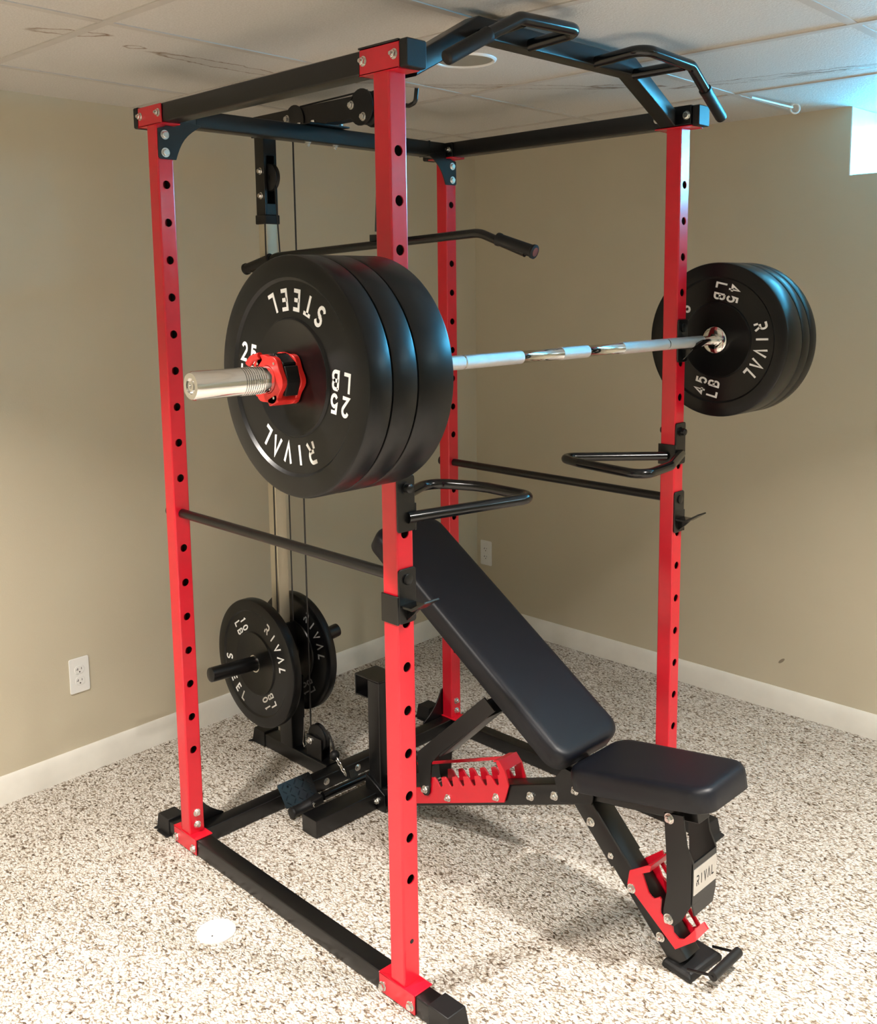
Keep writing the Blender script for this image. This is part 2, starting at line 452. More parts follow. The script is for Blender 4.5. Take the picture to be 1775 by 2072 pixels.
def plate_text(m, num, phi, O, size, r, U=(1, 0, 0), N=(0, -1, 0), step=14.8, rl=.141):
    phi = math.radians(phi); st = math.radians(step); m.piece()
    for i, ch in enumerate('RIVAL'):
        a = phi + (2 - i) * st; glyph(m, ch, r * math.cos(a), r * math.sin(a), a, size, O, U, (0, 0, 1), N)
    m.piece()
    for i, ch in enumerate('STEEL'):
        a = phi + PI + (i - 2) * st; glyph(m, ch, r * math.cos(a), r * math.sin(a), a + PI, size, O, U, (0, 0, 1), N)
    for sgn in (1, -1):                              # side labels
        b = phi + sgn * PI / 2; up = phi if sgn > 0 else phi + PI
        m.piece(); cx, cy = rl * math.cos(b), rl * math.sin(b)
        for row, txt in ((.55, num), (-.55, 'LB')):
            for j, ch in enumerate(txt):
                off = (j - .5) * size * .82
                x = cx + math.cos(up) * row * size * 1.02 + math.sin(up) * off
                y = cy + math.sin(up) * row * size * 1.02 - math.cos(up) * off
                glyph(m, ch, x, y, up, size * .92, O, U, (0, 0, 1), N)

# ------------------------------------------------------------------ the power rack
rack = thing('power_rack', (-.46, YC, 0), 'tall red and black steel power rack with four uprights and pull-up bar on carpet', 'power rack')

def upright(px, py, lab=None):
    m = MB(); z0, z1 = s + .004, HT - s - .003
    r = .0045; f = h2 - r; hr = .0112
    zs = [Z0 - PT * i for i in range(17)]
    # side faces and rounded corners
    prof = rrect(s, s, r, 4)
    def strip(pts):
        n = len(pts)
        vs = [(px + a, py + b, z) for z in (z0, z1) for a, b in pts]
        m._add(vs, [(i, i + 1, n + i + 1, n + i) for i in range(n - 1)])
    # outline from front-left corner round etc: build arcs between flats, leave front/back flats open
    q = [p for p in prof]            # order: +x+y, -x+y, -x-y, +x-y
    strip(q[0:5] + q[5:10]); strip(q[10:15] + q[15:20])
    cell = PT / 2
    for sx in (1, -1):
        X = px + sx * h2
        def quad(za, zb): m._add([(X, py - f, za), (X, py + f, za), (X, py + f, zb), (X, py - f, zb)], [(0, 1, 2, 3)])
        quad(zs[0] + cell, z1)
        quad(z0, zs[-1] - cell)
        for zc in zs:
            N = 28; ci = []; ou = []; inn = []
            for i in range(N):
                a = 2 * PI * (i + .5) / N; c, d = math.cos(a), math.sin(a)
                k_ = min(f / max(abs(c), 1e-9), cell / max(abs(d), 1e-9))
                ou.append((X, py + c * k_, zc + d * k_)); ci.append((X, py + c * hr, zc + d * hr))
                inn.append((X - sx * .003, py + c * hr, zc + d * hr))
            # corners
            m._add(ci + ou, [(i, (i + 1) % N, N + (i + 1) % N, N + i) for i in range(N)])
            m._add(ci + inn, [(i, (i + 1) % N, N + (i + 1) % N, N + i) for i in range(N)])
            for cy_, cz_ in ((1, 1), (-1, 1), (-1, -1), (1, -1)):   # fill the corner triangles
                P = (X, py + cy_ * f, zc + cz_ * cell)
                best = sorted(range(N), key=lambda i: (ou[i][1] - P[1]) ** 2 + (ou[i][2] - P[2]) ** 2)
                ang0 = math.atan2(cz_ * cell, cy_ * f) % (2 * PI)
                i0 = int(math.floor(ang0 / (2 * PI) * N - .5)) % N
                m._add([ou[i0], ou[(i0 + 1) % N], P], [(0, 1, 2)])
    # inner walls of the hollow tube
    w = h2 - .003; m.cur = 1
    for sy in (1, -1):
        m._add([(px - w, py + sy * w, z0), (px + w, py + sy * w, z0), (px + w, py + sy * w, z1), (px - w, py + sy * w, z1)], [(0, 1, 2, 3)])
    o = m.build('upright', [RED, DARK], rack, smooth=False)
    return o

def bracket(px, py, top, parent):
    """red welded saddle that clasps the runner / top beam"""
    m = MB(); a = .060; t = .004; y0, y1 = -h2 - t, h2 + t
    if top: zw0, zw1, z0, z1 = HT - s - t, HT - s, HT - s - t, HT - .001
    else: zw0, zw1, z0, z1 = s, s + t, .004, s + t
    m.box(px - a, px + a, py + y0, py + y1, zw0, zw1)
    so = -1 if py == 0 else 1            # only the outer cheek is red
    for sy in (so,):
        ya, yb = (py - h2 - t, py - h2 - .0002) if sy < 0 else (py + h2 + .0002, py + h2 + t)
        pts = [(px + x_, z_) for x_, z_ in ((-a, z0), (a, z0), (a, z1), (-a, z1))]
        m.xz(pts, ya, yb)
    m.build('saddle_bracket', RED, parent, bev=.0012)
    n = MB()
    zc = (HT - s / 2) if top else s / 2 - .002
    for dx in (-.047, .047):
        if top: n.nut((px + dx, py + so * (h2 + t), zc), (0, so, 0), .008)
        else: n.hexbolt((px + dx, py + so * (h2 + t), zc), (0, so, 0), .0088, .007)
    return n

posts = [(0, 0), (-DP, 0), (-DP, W), (0, W)]
for px, py in posts:
    u = upright(px, py)
    for top in (True, False):
        n = bracket(px, py, top, u)
        n.each('saddle_bolt', BOLT, u)
    if px < -.5:      # gusset bolts through the rear posts
        n = MB(); xf = px + h2
        for z in (2.036, 1.990): n.hexbolt((xf + .0045, py - .002 * (1 if py == 0 else -1), z), (1, 0, 0), .0095, .006)
        for z in (.113, .076): n.nut((xf, py, z), (1, 0, 0), .0085)
        n.each('gusset_bolt', BOLT, u)
    else:             # small hole of the front posts near the foot
        n = MB(); n.cyl((h2 - .0005, py, .155), (h2 + .0006, py, .155), .0052, 16); n.build('small_hole', DARK, u)

# long tubes
for py in (0, W):
    m = MB(); m.beam((-DP - .075, py, HT - s / 2), (.064, py, HT - s / 2), s, s, hollow=True)
    o = m.build('top_beam', BLK, rack)
    for x0, x1 in ((.060, .082), (-DP - .087, -DP - .066)):
        c = MB(); c.beam((x0, py, HT - s / 2), (x1, py, HT - s / 2), s + .007, s + .007, r=.005); c.build('end_cap', GRIP, o, bev=.0025)
    m = MB(); m.beam((-DP - .10, py, s / 2 + .0005), (.12, py, s / 2 + .0005), s, s - .001)
    o = m.build('base_runner', BLK, rack)
    for e, x0, x1, x2 in ((1, .103, .166, .186), (-1, -DP - .094, -DP - .153, -DP - .170)):
        c = MB(); w_, ww = h2 + .0035, h2 + .013
        xa, xb, xc_ = x0, x1, x2
        q = lambda x, w, z: (x, py + w, z)
        c.loft([[q(xa, -w_, 0), q(xa, w_, 0), q(xa, w_, .055), q(xa, -w_, .055)],
                [q(xb, -w_, 0), q(xb, w_, 0), q(xb, w_, .055), q(xb, -w_, .055)],
                [q(xb + (xc_ - xb) * .45, -w_ - .002, 0), q(xb + (xc_ - xb) * .45, w_ + .002, 0), q(xb + (xc_ - xb) * .45, w_ + .002, .013), q(xb + (xc_ - xb) * .45, -w_ - .002, .013)],
                [q(xc_, -ww, 0), q(xc_, ww, 0), q(xc_, ww, .004), q(xc_, -ww, .004)]])
        c.box(min(xb, xa) , max(xa, xb), py - ww, py + ww, 0, .004)
        c.build('rubber_foot', GRIP, o, bev=.002)

# rear cross members
m = MB(); m.beam((-DP, h2 + .004, HT - s / 2), (-DP, W - h2 - .004, HT - s / 2), s, s)
for y in (.10, W - .10): m.box(-DP - h2 - .0012, -DP + h2 + .0012, y - .002, y + .002, HT - s - .0012, HT + .0012)
rc = m.build('rear_crossmember', BLK, rack)
m = MB(); m.beam((-DP, h2 + .004, s / 2 + .0005), (-DP, W - h2 - .004, s / 2 + .0005), s, s - .001)
rb = m.build('rear_base_tube', BLK, rack)
for sg, y0 in ((1, 0), (-1, W)):
    ya, yb = sorted((y0 + sg * (h2 + .0003), y0 + sg * (h2 + .0053)))
    m = MB(); m.box(-DP - .060, -DP + .060, ya, yb, HT - s + .001, HT - .001); m.build('end_plate', BLK, rc, bev=.001)
    m = MB(); m.nut((-DP + .044, y0 + sg * (h2 + .0053), HT - s / 2), (0, sg, 0), .007); m.build('end_plate_bolt', BOLT, rc)
# gussets
def curve(p0, p1, bulge, n=8):
    out = []
    for i in range(1, n):
        t_ = i / n; x = p0[0] + (p1[0] - p0[0]) * t_; y = p0[1] + (p1[1] - p0[1]) * t_
        d = V((p1[1] - p0[1], -(p1[0] - p0[0]))).normalized() * bulge * math.sin(PI * t_)
        out.append((x + d.x, y + d.y))
    return out
for sg, y0 in ((1, 0), (-1, W)):
    Y = lambda y: y0 + sg * y
    a, b = (.030, 1.973), (.108, HT - s + .002)
    pts = [(-.021, 2.052), (-.022, 1.978), (-.017, 1.973), a] + curve(a, b, -.014) + [b, (.108, HT - s + .006), (.03, HT - .03), (.0, 2.058)]
    m = MB(); m.yz([(Y(y), z) for y, z in pts], -DP + h2 + .0005, -DP + h2 + .0045)
    m.build('top_gusset', BLK, rc, bev=.0008)
    a, b = (.026, .150), (.120, s + .001)
    pts = [(-.02, .052), (-.02, .15), a] + curve(a, b, .012) + [b, (.12, s - .004), (.03, .02)]
    m = MB(); m.yz([(Y(y), z) for y, z in pts], -DP + h2 - .0545, -DP + h2 - .0495); m.build('base_gusset', BLK, rb, bev=.0008)

# pull-up bar -----------------------------------------------------
m = MB(); zc = 2.1905; hh = .046
P = [(.055, 2.084), (.250, zc), (W - .250, zc), (W - .055, 2.084)]
pts = [V((0, y, z)) for y, z in P]
prof = rrect(s, hh, .004, 3)
rings = []
for i, p in enumerate(pts):
    d0 = (pts[min(i + 1, 3)] - p) if i < 3 else (p - pts[2]); d1 = (p - pts[i - 1]) if i > 0 else d0
    d0.normalize(); d1.normalize(); d = (d0 + d1).normalized()
    k_ = 1 / max(.5, d.dot(d0)); n_ = V((1, 0, 0)).cross(d).normalized()
    if i in (0, 3): n_ = V((0, 0, 1)) if True else n_; k_ = 1.0
    rings.append([p + V((1, 0, 0)) * a + n_ * (b * k_) for a, b in prof])
m.loft(rings)
pb = m.build('pull_up_bar', BLK, rack)
for sg, y0 in ((1, 0), (-1, W)):
    Y = lambda y: y0 + sg * y
    ya, yb = sorted((Y(-.030), Y(.0335))); c = MB()
    c.box(-.062, .060, ya, yb, HT, HT + .004)
    ya, yb = sorted((Y(h2 + .0295 - .025), Y(h2 + .0335 - .025 + .001)))
    ya, yb = sorted((Y(.0285), Y(.0335)))
    c.box(-.062, .060, ya, yb, HT - s + .001, HT)
    c.build('mounting_plate', BLK, pb, bev=.001)
    c = MB()
    for x in (-.047, .047): c.hexbolt((x, Y(.0335), HT - s / 2 + .001), (0, sg, 0), .0095)
    c.each('mounting_bolt', BOLT, pb)
    # tubular handle
    c = MB(); r_ = .0138
    c.tube([(.02, Y(.415), 2.178), (.165, Y(.418), 2.186), (.168, Y(.212), 2.176), (.156, Y(.115), 2.125)], r_, .038, 16, 8)
    c.cyl((.02, Y(.248), 2.172), (.160, Y(.232), 2.176), r_, 16)
    hd = c.build('pull_up_handle', BLKG, pb)
    c = MB(); c.lathe([(0, .0145), (.001, .0165), (.012, .0165), (.014, .0155), (.118, .0155), (.124, .0145), (.128, .010)], (.1575, Y(.128), 2.132), V((.147, Y(.030), 2.078)) - V((.1575, Y(.128), 2.132)), 20)
    c.build('hand_grip', GRIP, hd)

# ------------------------------------------------------------------ safety bars
for i, py in enumerate((0, W)):
    m = MB(); z = Z0 - 9 * PT; e = .0 if i == 0 else 0
    m.lathe([(0, .006), (.002, .0165), (.014, .0165), (.016, .0108), (.05, .0108), (.95, .0108), (1.0, .0108)], (-DP - h2 - .018, py, z), (1, 0, 0), 20)
    m.cyl((-DP + h2 + .001, py, z), (-h2 - .001, py, z), .0128, 20)
    tag(m.build('safety_bar', BLK), ['black safety bar through the two left uprights of the rack', 'black safety bar through the two right uprights, before the wall corner'][i], 'safety bar', 'safety bars of the rack')

# ------------------------------------------------------------------ J hooks
def jhook(py, zp, out, label):
    """zp = pin height; out = side (-1/+1) on which the bracket wraps the post"""
    t_ = thing('j_hook', (h2, py, zp), label, 'j-hook', 'J-hooks on the front uprights')
    x0 = h2 + .0006; m = MB()
    m.prism([(a, b) for a, b in rrect(.050, .122, .007, 3)], (x0, py, zp - .037), (0, 1, 0), (0, 0, 1), (1, 0, 0), 0, .005)
    ya, yb = sorted((py + out * (h2 + .0008), py + out * (h2 + .0058)))
    m.box(-h2 + .000, x0 + .005, ya, yb, zp - .098, zp - .034)
    m.build('hook_bracket', BLK, t_, bev=.0012)
    zs_ = zp - .0542; m = MB(); x1 = x0 + .005
    pts = [(x1, zs_ - .006), (x1 + .036, zs_ - .006), (x1 + .076, zs_ + .020), (x1 + .074, zs_ + .024), (x1 + .033, zs_), (x1, zs_)]
    m.xz(pts, py - .022, py + .022)
    m.xz([(x1, zs_ - .006), (x1 + .036, zs_ - .006), (x1 + .022, zs_ - .020), (x1, zs_ - .038)], py - .004, py + .004)
    m.build('hook_cup', BLKG, t_, bev=.0008)
    m = MB(); m.lathe([(-.028, .0095), (0, .0095), (0, .0125), (.0035, .0125), (.0045, .0105)], (x0 + .005, py, zp), (1, 0, 0), 24)
    m.build('locking_pin', BLK, t_)
jhook(0, Z0 - 4 * PT, -1, 'black J-hook hidden behind the near plates, cradling the bar')
jhook(W, Z0 - 4 * PT, 1, 'upper black J-hook on the right upright, cradling the barbell')
jhook(0, Z0 - 9 * PT, -1, 'empty black J-hook low on the near red upright, in front of the backrest')
jhook(W, Z0 - 9 * PT, 1, 'empty black J-hook below the dip handle on the right upright')

# ------------------------------------------------------------------ dip handles
for sg, y0, lab in ((1, 0, 'black triangular dip handle on the near upright, below the plates'),
                    (-1, W, 'black triangular dip handle on the right upright, under the far plates')):
    Y = lambda y: y0 + sg * y
    t_ = thing('dip_handle', (h2, y0, 1.14), lab, 'dip handle', 'dip handles on the front uprights')
    x0 = h2 + .0006; zc = 1.172; m = MB()
    m.prism(rrect(.050, .122, .007, 3), (x0, y0, zc), (0, 1, 0), (0, 0, 1), (1, 0, 0), 0, .005)
    ya, yb = sorted((Y(h2 + .0008), Y(h2 + .0058))); m.box(-h2 - .004, x0 + .005, ya, yb, 1.110, 1.170)
    m.build('handle_bracket', BLK, t_, bev=.0012)
    m = MB()
    if sg > 0: path = fillet_path([V(p) for p in ((x0 + .004, .004, 1.141), (.100, .345, 1.141), (-.06, .353, 1.141))], .036, 9) + fillet_path([V(p) for p in ((-.10, .346, 1.141), (-.215, .300, 1.141), (-.15, .165, 1.141), (-.01, h2 + .006, 1.138))], .085, 9)
    else: path = fillet_path([V(p) for p in ((.0, W - h2 - .006, 1.136), (-.205, .805, 1.141), (-.10, .772, 1.141), (.02, .752, 1.141))], .036, 9) + fillet_path([V(p) for p in ((.03, .751, 1.141), (.135, .735, 1.141), (.112, .90, 1.141), (x0 + .004, W + .004, 1.141))], .085, 9)
    m.tube(path, .0128, 0, 18)
    m.build('bent_tube', BLKG, t_)
    m = MB(); m.lathe([(-.032, .0098), (0, .0098), (0, .013), (.004, .013), (.004, .0105), (.014, .0098), (.016, .007)], (x0 + .005, y0, Z0 - 7 * PT), (1, 0, 0), 22)
    if sg < 0: m.cyl((-h2 - .012, y0, Z0 - 7 * PT), (-h2 - .0005, y0, Z0 - 7 * PT), .0095, 18)
    m.build('locking_pin', BLK, t_)

# ------------------------------------------------------------------ barbell
BX, BZ = .070, 1.4685
YN, YF, YE = -.3204, 1.1936, -.527
bar = thing('barbell', (BX, YC, BZ), 'long polished steel barbell resting across the rack, plates at both ends', 'barbell')
m = MB()
kn = [(-.07, .326), (.469, .576), (.719, 1.115)]
pr = [(-.11, .0138)]
for a, b in kn: pr += [(a, .0138), (a + .002, .0153), (b - .002, .0153), (b, .0138)]
pr += [(1.19, .0138)]
bands = MB(); sm = MB()
sm.lathe(pr, (BX, 0, BZ), (0, 1, 0), 32); sm.build('bar_shaft', CHROME, bar)
m = MB()
for a, b in kn:
    cuts = [a + .002, b - .002]
    if a < 0: cuts = [a + .002, .131, .136, b - .002]
    if b > 1: cuts = [a + .002, .929, .934, b - .002]
    for c0, c1 in zip(cuts[::2], cuts[1::2]):
        m.piece(); m.lathe([(c0, .0152), (c0, .0157), (c1, .0157), (c1, .0152)], (BX, 0, BZ), (0, 1, 0), 32)
m.each('knurling', KNURL, bar)
for sg, yi, ye in ((-1, -.1077, YE), (1, YF - .0087, YF + .42)):
    m = MB(); f = lambda t: (ye - yi) * sg * 0 + t
    L = abs(ye - yi)
    m.lathe([(-.010, .0180), (-.002, .0180), (-.001, .036), (0.0005, .0385), (.008, .0385), (.0085, .0250), (L - .006, .0250), (L - .0008, .0225), (L - .0008, .0140), (L - .005, .0135), (L - .005, .0)],
            (BX, yi, BZ), (0, sg, 0), 40)
    sl = m.build('sleeve', CHROME, bar)
    m = MB(); m.lathe([(L - .0055, .0088), (L - .001, .0088), (L - .001, .004), (L - .004, .004)], (BX, yi, BZ), (0, sg, 0), 20)
    m.build('sleeve_screw', BOLT, sl)
# fine ribs on the near sleeve
m = MB()
for i in range(10):
    y = -.388 - i * .0045
    m.lathe([(0, .0249), (.0006, .0254), (.0016, .0254), (.0022, .0249)], (BX, y, BZ), (0, -1, 0), 36)
m.build('sleeve_grooves', CHROME, bar)

# ------------------------------------------------------------------ bumper plates
def make_plate(cx, cz, y0, y1, R, label, group, num=None, phi=0, face=-1, txt=WTXT, hr=.0262, r_ring=.107, r_rec=.184, rl=.141, r=.1435, size=.0375, step=14.8, name='bumper_plate'):
    """solid of revolution about Y between y0 and y1 with dished faces"""
    t_ = thing(name, (cx, (y0 + y1) / 2, cz), label, 'weight plate', group)
    th = y1 - y0; m = MB(); e = .006; d = min(.005, th * .12)
    P = [(0 + d * .2, hr), (0 + d * .2, r_ring - .003), (0, r_ring - .0015), (0, r_ring + .0015), (d, r_ring + .0045), (d, r_rec - .0055), (0, r_rec), (0, R - e), (e * .3, R - e * .3), (e, R)]
    Q = [(th - t, q) for t, q in reversed(P)]
    m.lathe(P + Q, (cx, y0, cz), (0, 1, 0), 96, closed=True)
    o = m.build('rubber_disc', RUB, t_)
    m = MB(); m.lathe([(-.0006 + d * .2, hr - .0008), (-.0006 + d * .2, hr + .0035), (th + .0006 - d * .2, hr + .0035), (th + .0006 - d * .2, hr - .0008)], (cx, y0, cz), (0, 1, 0), 40, closed=True)
    m.build('steel_insert', BOLT, t_)
    if num:
        m = MB(); yf = (y0 + d) if face < 0 else (y1 - d)
        plate_text(m, num, phi, (cx, yf + .0002 * -face, cz), size, r, N=(0, face, 0), rl=rl, step=step)
        m.each('lettering', txt, t_, smooth=False)
    return t_
g = 'bumper plates on the barbell'
g1 = .0003
make_plate(BX, BZ - .00115, YN, YN + .054, .2245, 'outermost near 25 LB black bumper plate with white lettering, beside the red clamp', g, '25', -98)
make_plate(BX, BZ - .00115, YN + .0545, YN + .114, .2245, 'middle black bumper plate of the near stack of three', g)
make_plate(BX, BZ - .00115, YN + .1145, YN + .204, .2245, 'innermost, widest black bumper plate of the near stack, next to the near upright', g)
make_plate(BX, BZ - .00115, YF, YF + .088, .2245, 'far 45 LB black bumper plate with white lettering facing the rack', g, '45', -12)
make_plate(BX, BZ - .00115, YF + .0885, YF + .136, .2245, 'middle black bumper plate of the far stack of three', g)
make_plate(BX, BZ - .00115, YF + .1365, YF + .178, .2245, 'outermost black bumper plate of the far stack, nearest the right wall', g)

# red clamp collar on the near sleeve
cl = thing('barbell_clamp', (BX, YN - .027, BZ), 'red plastic barbell clamp on the near sleeve against the 25 LB plate', 'barbell clamp')
def ngon(n, r, a0=0, k=None):
    return [((r if k is None or i % 2 else k) * math.cos(a0 + 2 * PI * i / n), (r if k is None or i % 2 else k) * math.sin(a0 + 2 * PI * i / n)) for i in range(n)]
def ringplate(m, outer, ri, y0, y1):
    n = len(outer); A = []; B = []
    for (x, z) in outer:
        a = math.atan2(z, x); A.append((x, z)); B.append((ri * math.cos(a), ri * math.sin(a)))
    mk = lambda pts, y: [(BX + x, y, BZ + z) for x, z in pts]
    m.loft([mk(A, y0), mk(A, y1), mk(B, y1), mk(B, y0)], closed=True)
m = MB()
o12 = []
for i in range(48):
    a = 2 * PI * i / 48; rr = .0445 + .0028 * math.cos(6 * a + .5)
    o12.append((rr * math.cos(a), rr * math.sin(a)))
ringplate(m, o12, .0256, YN - .051, YN - .040); ringplate(m, [(x * 1.06, z * 1.06) for x, z in o12], .0256, YN - .012, YN - .0006)
ringplate(m, [(x * .86, z * .86) for x, z in o12], .0256, YN - .040, YN - .012)
for a in (3.6, 5.1, 2.3): 
    c, s_ = math.cos(a), math.sin(a)
    m.beam((BX + c * .040, YN - .051, BZ + s_ * .040), (BX + c * .040, YN - .001, BZ + s_ * .040), .03, .014, up=(c, 0, s_), r=.003)
m.build('clamp_body', REDP, cl, bev=.0012)
m = MB(); c, s_ = math.cos(.62), math.sin(.62)
for a in (.25, -.35):
    c, s_ = math.cos(a), math.sin(a)
    m.beam((BX + c * .040, YN - .040, BZ + s_ * .040), (BX + c * .040, YN - .012, BZ + s_ * .040), .030, .012, up=(c, 0, s_), r=.003)
for a in (1.0, 1.7):
    c, s_ = math.cos(a), math.sin(a)
    m.beam((BX + c * .040, YN - .040, BZ + s_ * .040), (BX + c * .040, YN - .012, BZ + s_ * .040), .030, .010, up=(c, 0, s_), r=.003)
m.build('rubber_pad', GRIP, cl, bev=.001)
m = MB()
m.tube([(BX - .020, YN - .050, BZ + .042), (BX - .042, YN - .052, BZ + .036), (BX - .054, YN - .052, BZ + .026)], .0065, .008, 12)
m.build('clamp_lever', REDP, cl)
m = MB()
for a, y in ((2.35, YN - .0515), (-1.0, YN - .0515), (.9, YN - .0515)): m.piece(); m.cyl((BX + .038 * math.cos(a), y, BZ + .038 * math.sin(a)), (BX + .038 * math.cos(a), y - .0012, BZ + .038 * math.sin(a)), .0026, 12)
m.each('clamp_pin', BOLT, cl)

# ------------------------------------------------------------------ lat pulldown tower
TX = -1.215
tw_ = thing('lat_pulldown_tower', (TX, YC, 0), 'black cable pulldown tower with chromed square post, bolted behind the rack', 'lat tower')
m = MB(); m.beam((-1.36, YC, .0255), (-DP - h2 - .001, YC, .0255), .055, .05); bt = m.build('base_tube', BLK, tw_)
m = MB()
q = lambda x, w, z: (x, YC + w, z)
m.loft([[q(-1.30, -.031, 0), q(-1.30, .031, 0), q(-1.30, .031, .057), q(-1.30, -.031, .057)], [q(-1.362, -.031, 0), q(-1.362, .031, 0), q(-1.362, .031, .057), q(-1.362, -.031, .057)],
        [q(-1.37, -.034, 0), q(-1.37, .034, 0), q(-1.37, .034, .012), q(-1.37, -.034, .012)], [q(-1.385, -.045, 0), q(-1.385, .045, 0), q(-1.385, .045, .004), q(-1.385, -.045, .004)]])
m.build('rubber_foot', GRIP, bt, bev=.002)
m = MB(); m.beam((-1.170, YC, .05), (-1.170, YC, .30), .070, .058, up=(0, 1, 0)); m.build('lower_post', BLK, tw_)
m = MB(); m.beam((TX, YC, .302), (TX, YC, 1.842), .044, .044, up=(0, 1, 0), r=.003); m.build('chromed_post', SATIN, tw_)
m = MB(); ty0, ty1, tx0, tx1 = YC - .025, YC + .025, TX - .025, TX + .025
m.box(tx0, tx1, ty0, ty0 + .004, 1.866, 2.116); m.box(tx0, tx1, ty1 - .004, ty1, 1.866, 2.116); m.box(tx0, tx0 + .004, ty0 + .004, ty1 - .004, 1.866, 2.116)
m.box(tx1 - .004, tx1, ty0 + .004, ty1 - .004, 2.055, 2.116); m.box(tx1 - .004, tx1, ty0 + .004, ty1 - .004, 1.866, 1.90)
for ya, yb in ((ty0 + .004, ty0 + .010), (ty1 - .010, ty1 - .004)): m.box(tx1 - .004, tx1, ya, yb, 1.90, 2.055)
up_ = m.build('upper_housing', BLK, tw_, bev=.001)
m = MB(); m.beam((TX, YC, 1.836), (TX, YC, 1.866), .058, .058, up=(0, 1, 0), r=.004); m.build('housing_collar', GRIP, up_, bev=.003)
m = MB(); m.box(tx0 - .004, tx1 + .012, ty0 - .008, ty1 + .008, 2.112, 2.117); m.build('top_flange', BLK, up_)
m = MB()
for z in (2.025, 1.912 + .035): m.hexbolt((TX + .004, ty0, z - .02), (0, -1, 0), .0085, .009)
for z in (2.005,): m.hexbolt((TX + .018, ty1, z), (0, 1, 0), .006, .008)
m.each('housing_bolt', BOLT, up_)
def pulley(name, x, z, r, parent, y=YC, w=.020):
    m = MB(); m.lathe([(-w / 2, r * .32), (-w / 2, r * .92), (-w * .38, r), (-w * .1, r * .86), (w * .1, r * .86), (w * .38, r), (w / 2, r * .92), (w / 2, r * .32)], (x, y, z), (0, 1, 0), 36)
    m.cyl((x, y - w * .62, z), (x, y + w * .62, z), r * .28, 18)
    return m.build(name, GRIP, parent)
pulley('housing_pulley', TX + .022, 1.985, .044, up_)
m = MB()
m.xz([(-1.245, 2.117), (-.665, 2.117), (-.665, 2.179), (-1.245, 2.179)], YC - .022, YC - .018)
m.xz([(-1.245, 2.117), (-.665, 2.117), (-.665, 2.179), (-1.245, 2.179)], YC + .018, YC + .022)
m.box(-1.245, -1.07, YC - .018, YC + .018, 2.175, 2.179); m.box(-.96, -.76, YC - .018, YC + .018, 2.1735, 2.1775); m.box(-.96, -.76, YC - .018, YC + .018, 2.117, 2.121)
m.xz([(-.735, 2.1175)] + [(-.700 + .052 * math.cos(a), 2.143 + .052 * math.sin(a)) for a in [math.radians(d) for d in range(-150, 151, 15)]] + [(-.735, 2.178)], YC - .026, YC - .0225)
m.xz([(-.735, 2.1175)] + [(-.700 + .052 * math.cos(a), 2.143 + .052 * math.sin(a)) for a in [math.radians(d) for d in range(-150, 151, 15)]] + [(-.735, 2.178)], YC + .0225, YC + .026)
m.xz([(-1.020 + .048 * math.cos(a), 2.141 + .048 * math.sin(a)) for a in [2 * PI * i / 24 for i in range(24)]], YC - .026, YC - .0225)
m.xz([(-1.020 + .048 * math.cos(a), 2.141 + .048 * math.sin(a)) for a in [2 * PI * i / 24 for i in range(24)]], YC + .0225, YC + .026)
bo = m.build('pulley_boom', BLK, tw_)
pulley('boom_pulley', -.700, 2.143, .048, bo); pulley('boom_pulley', -1.020, 2.141, .044, bo)
m = MB(); m.box(-DP - .05, -DP + .05, YC - .075, YC + .075, HT + .0005, HT + .0045); m.build('boom_plate', BLK, bo)
m = MB()
for x, z in ((-.742, 2.153), (-1.055, 2.150), (-.69, 2.115)): m.hexbolt((x, YC - .026, z), (0, -1, 0), .0095, .008)
for dy in (-.052, .052):
    for dx in (-.034, .034):
        m.hexbolt((-DP + dx, YC + dy, HT + .0045), (0, 0, 1), .008, .007)
        if dx > 0: m.nut((-DP + .006, YC + dy, HT - s), (0, 0, -1), .008)
m.each('boom_bolt', BOLT, bo)
m = MB(); m.tube([(-.66, YC, 2.136), (-.555, YC, 2.134), (-.525, YC, 2.127), (-.498, YC, 2.133), (-.492, YC, 2.170)], .0062, .016, 12); m.build('storage_hook', BLK, bo)
# weight carriage
m = MB()
ca = thing  # noqa
m.box(TX - .036, TX - .0245, YC - .036, YC + .036, .325, .480); m.box(TX + .0245, TX + .036, YC - .036, YC + .036, .325, .480)
m.box(TX - .0245, TX + .0245, YC - .036, YC - .0245, .325, .480); m.box(TX - .0245, TX + .0245, YC + .0245, YC + .036, .325, .480)
cr = m.build('weight_carriage', BLK, tw_, bev=.002)
PX, PZ = -1.190, .384
m = MB(); 
m.lathe([(0, .018), (.003, .0235), (.010, .0242), (.27, .0242)], (-1.188, .235, .3825), V((.003, .20, -.0085)), 28)
m.build('plate_peg', BLK, cr)
m = MB(); m.lathe([(0, .0242), (.205, .0242), (.212, .0235), (.215, .018)], (-1.213, YC + .028, .360), V((.004, .17, .024)), 28)
m.build('plate_peg', BLK, cr)
g10 = 'ten pound plates on the cable tower'
make_plate(-1.185, .3735, .404, .440, .220, 'near 10 LB black plate on the lat tower peg, white lettering', g10, '10', 33, size=.034, r=.156, rl=.137, step=14, r_ring=.106)
make_plate(-1.213, .3620, .586, .616, .2090, 'far 10 LB black plate on the lat tower, behind the square post, dull lettering', g10, '10', 33, txt=GTXT, size=.034, r=.156, rl=.137, step=14, r_ring=.106)
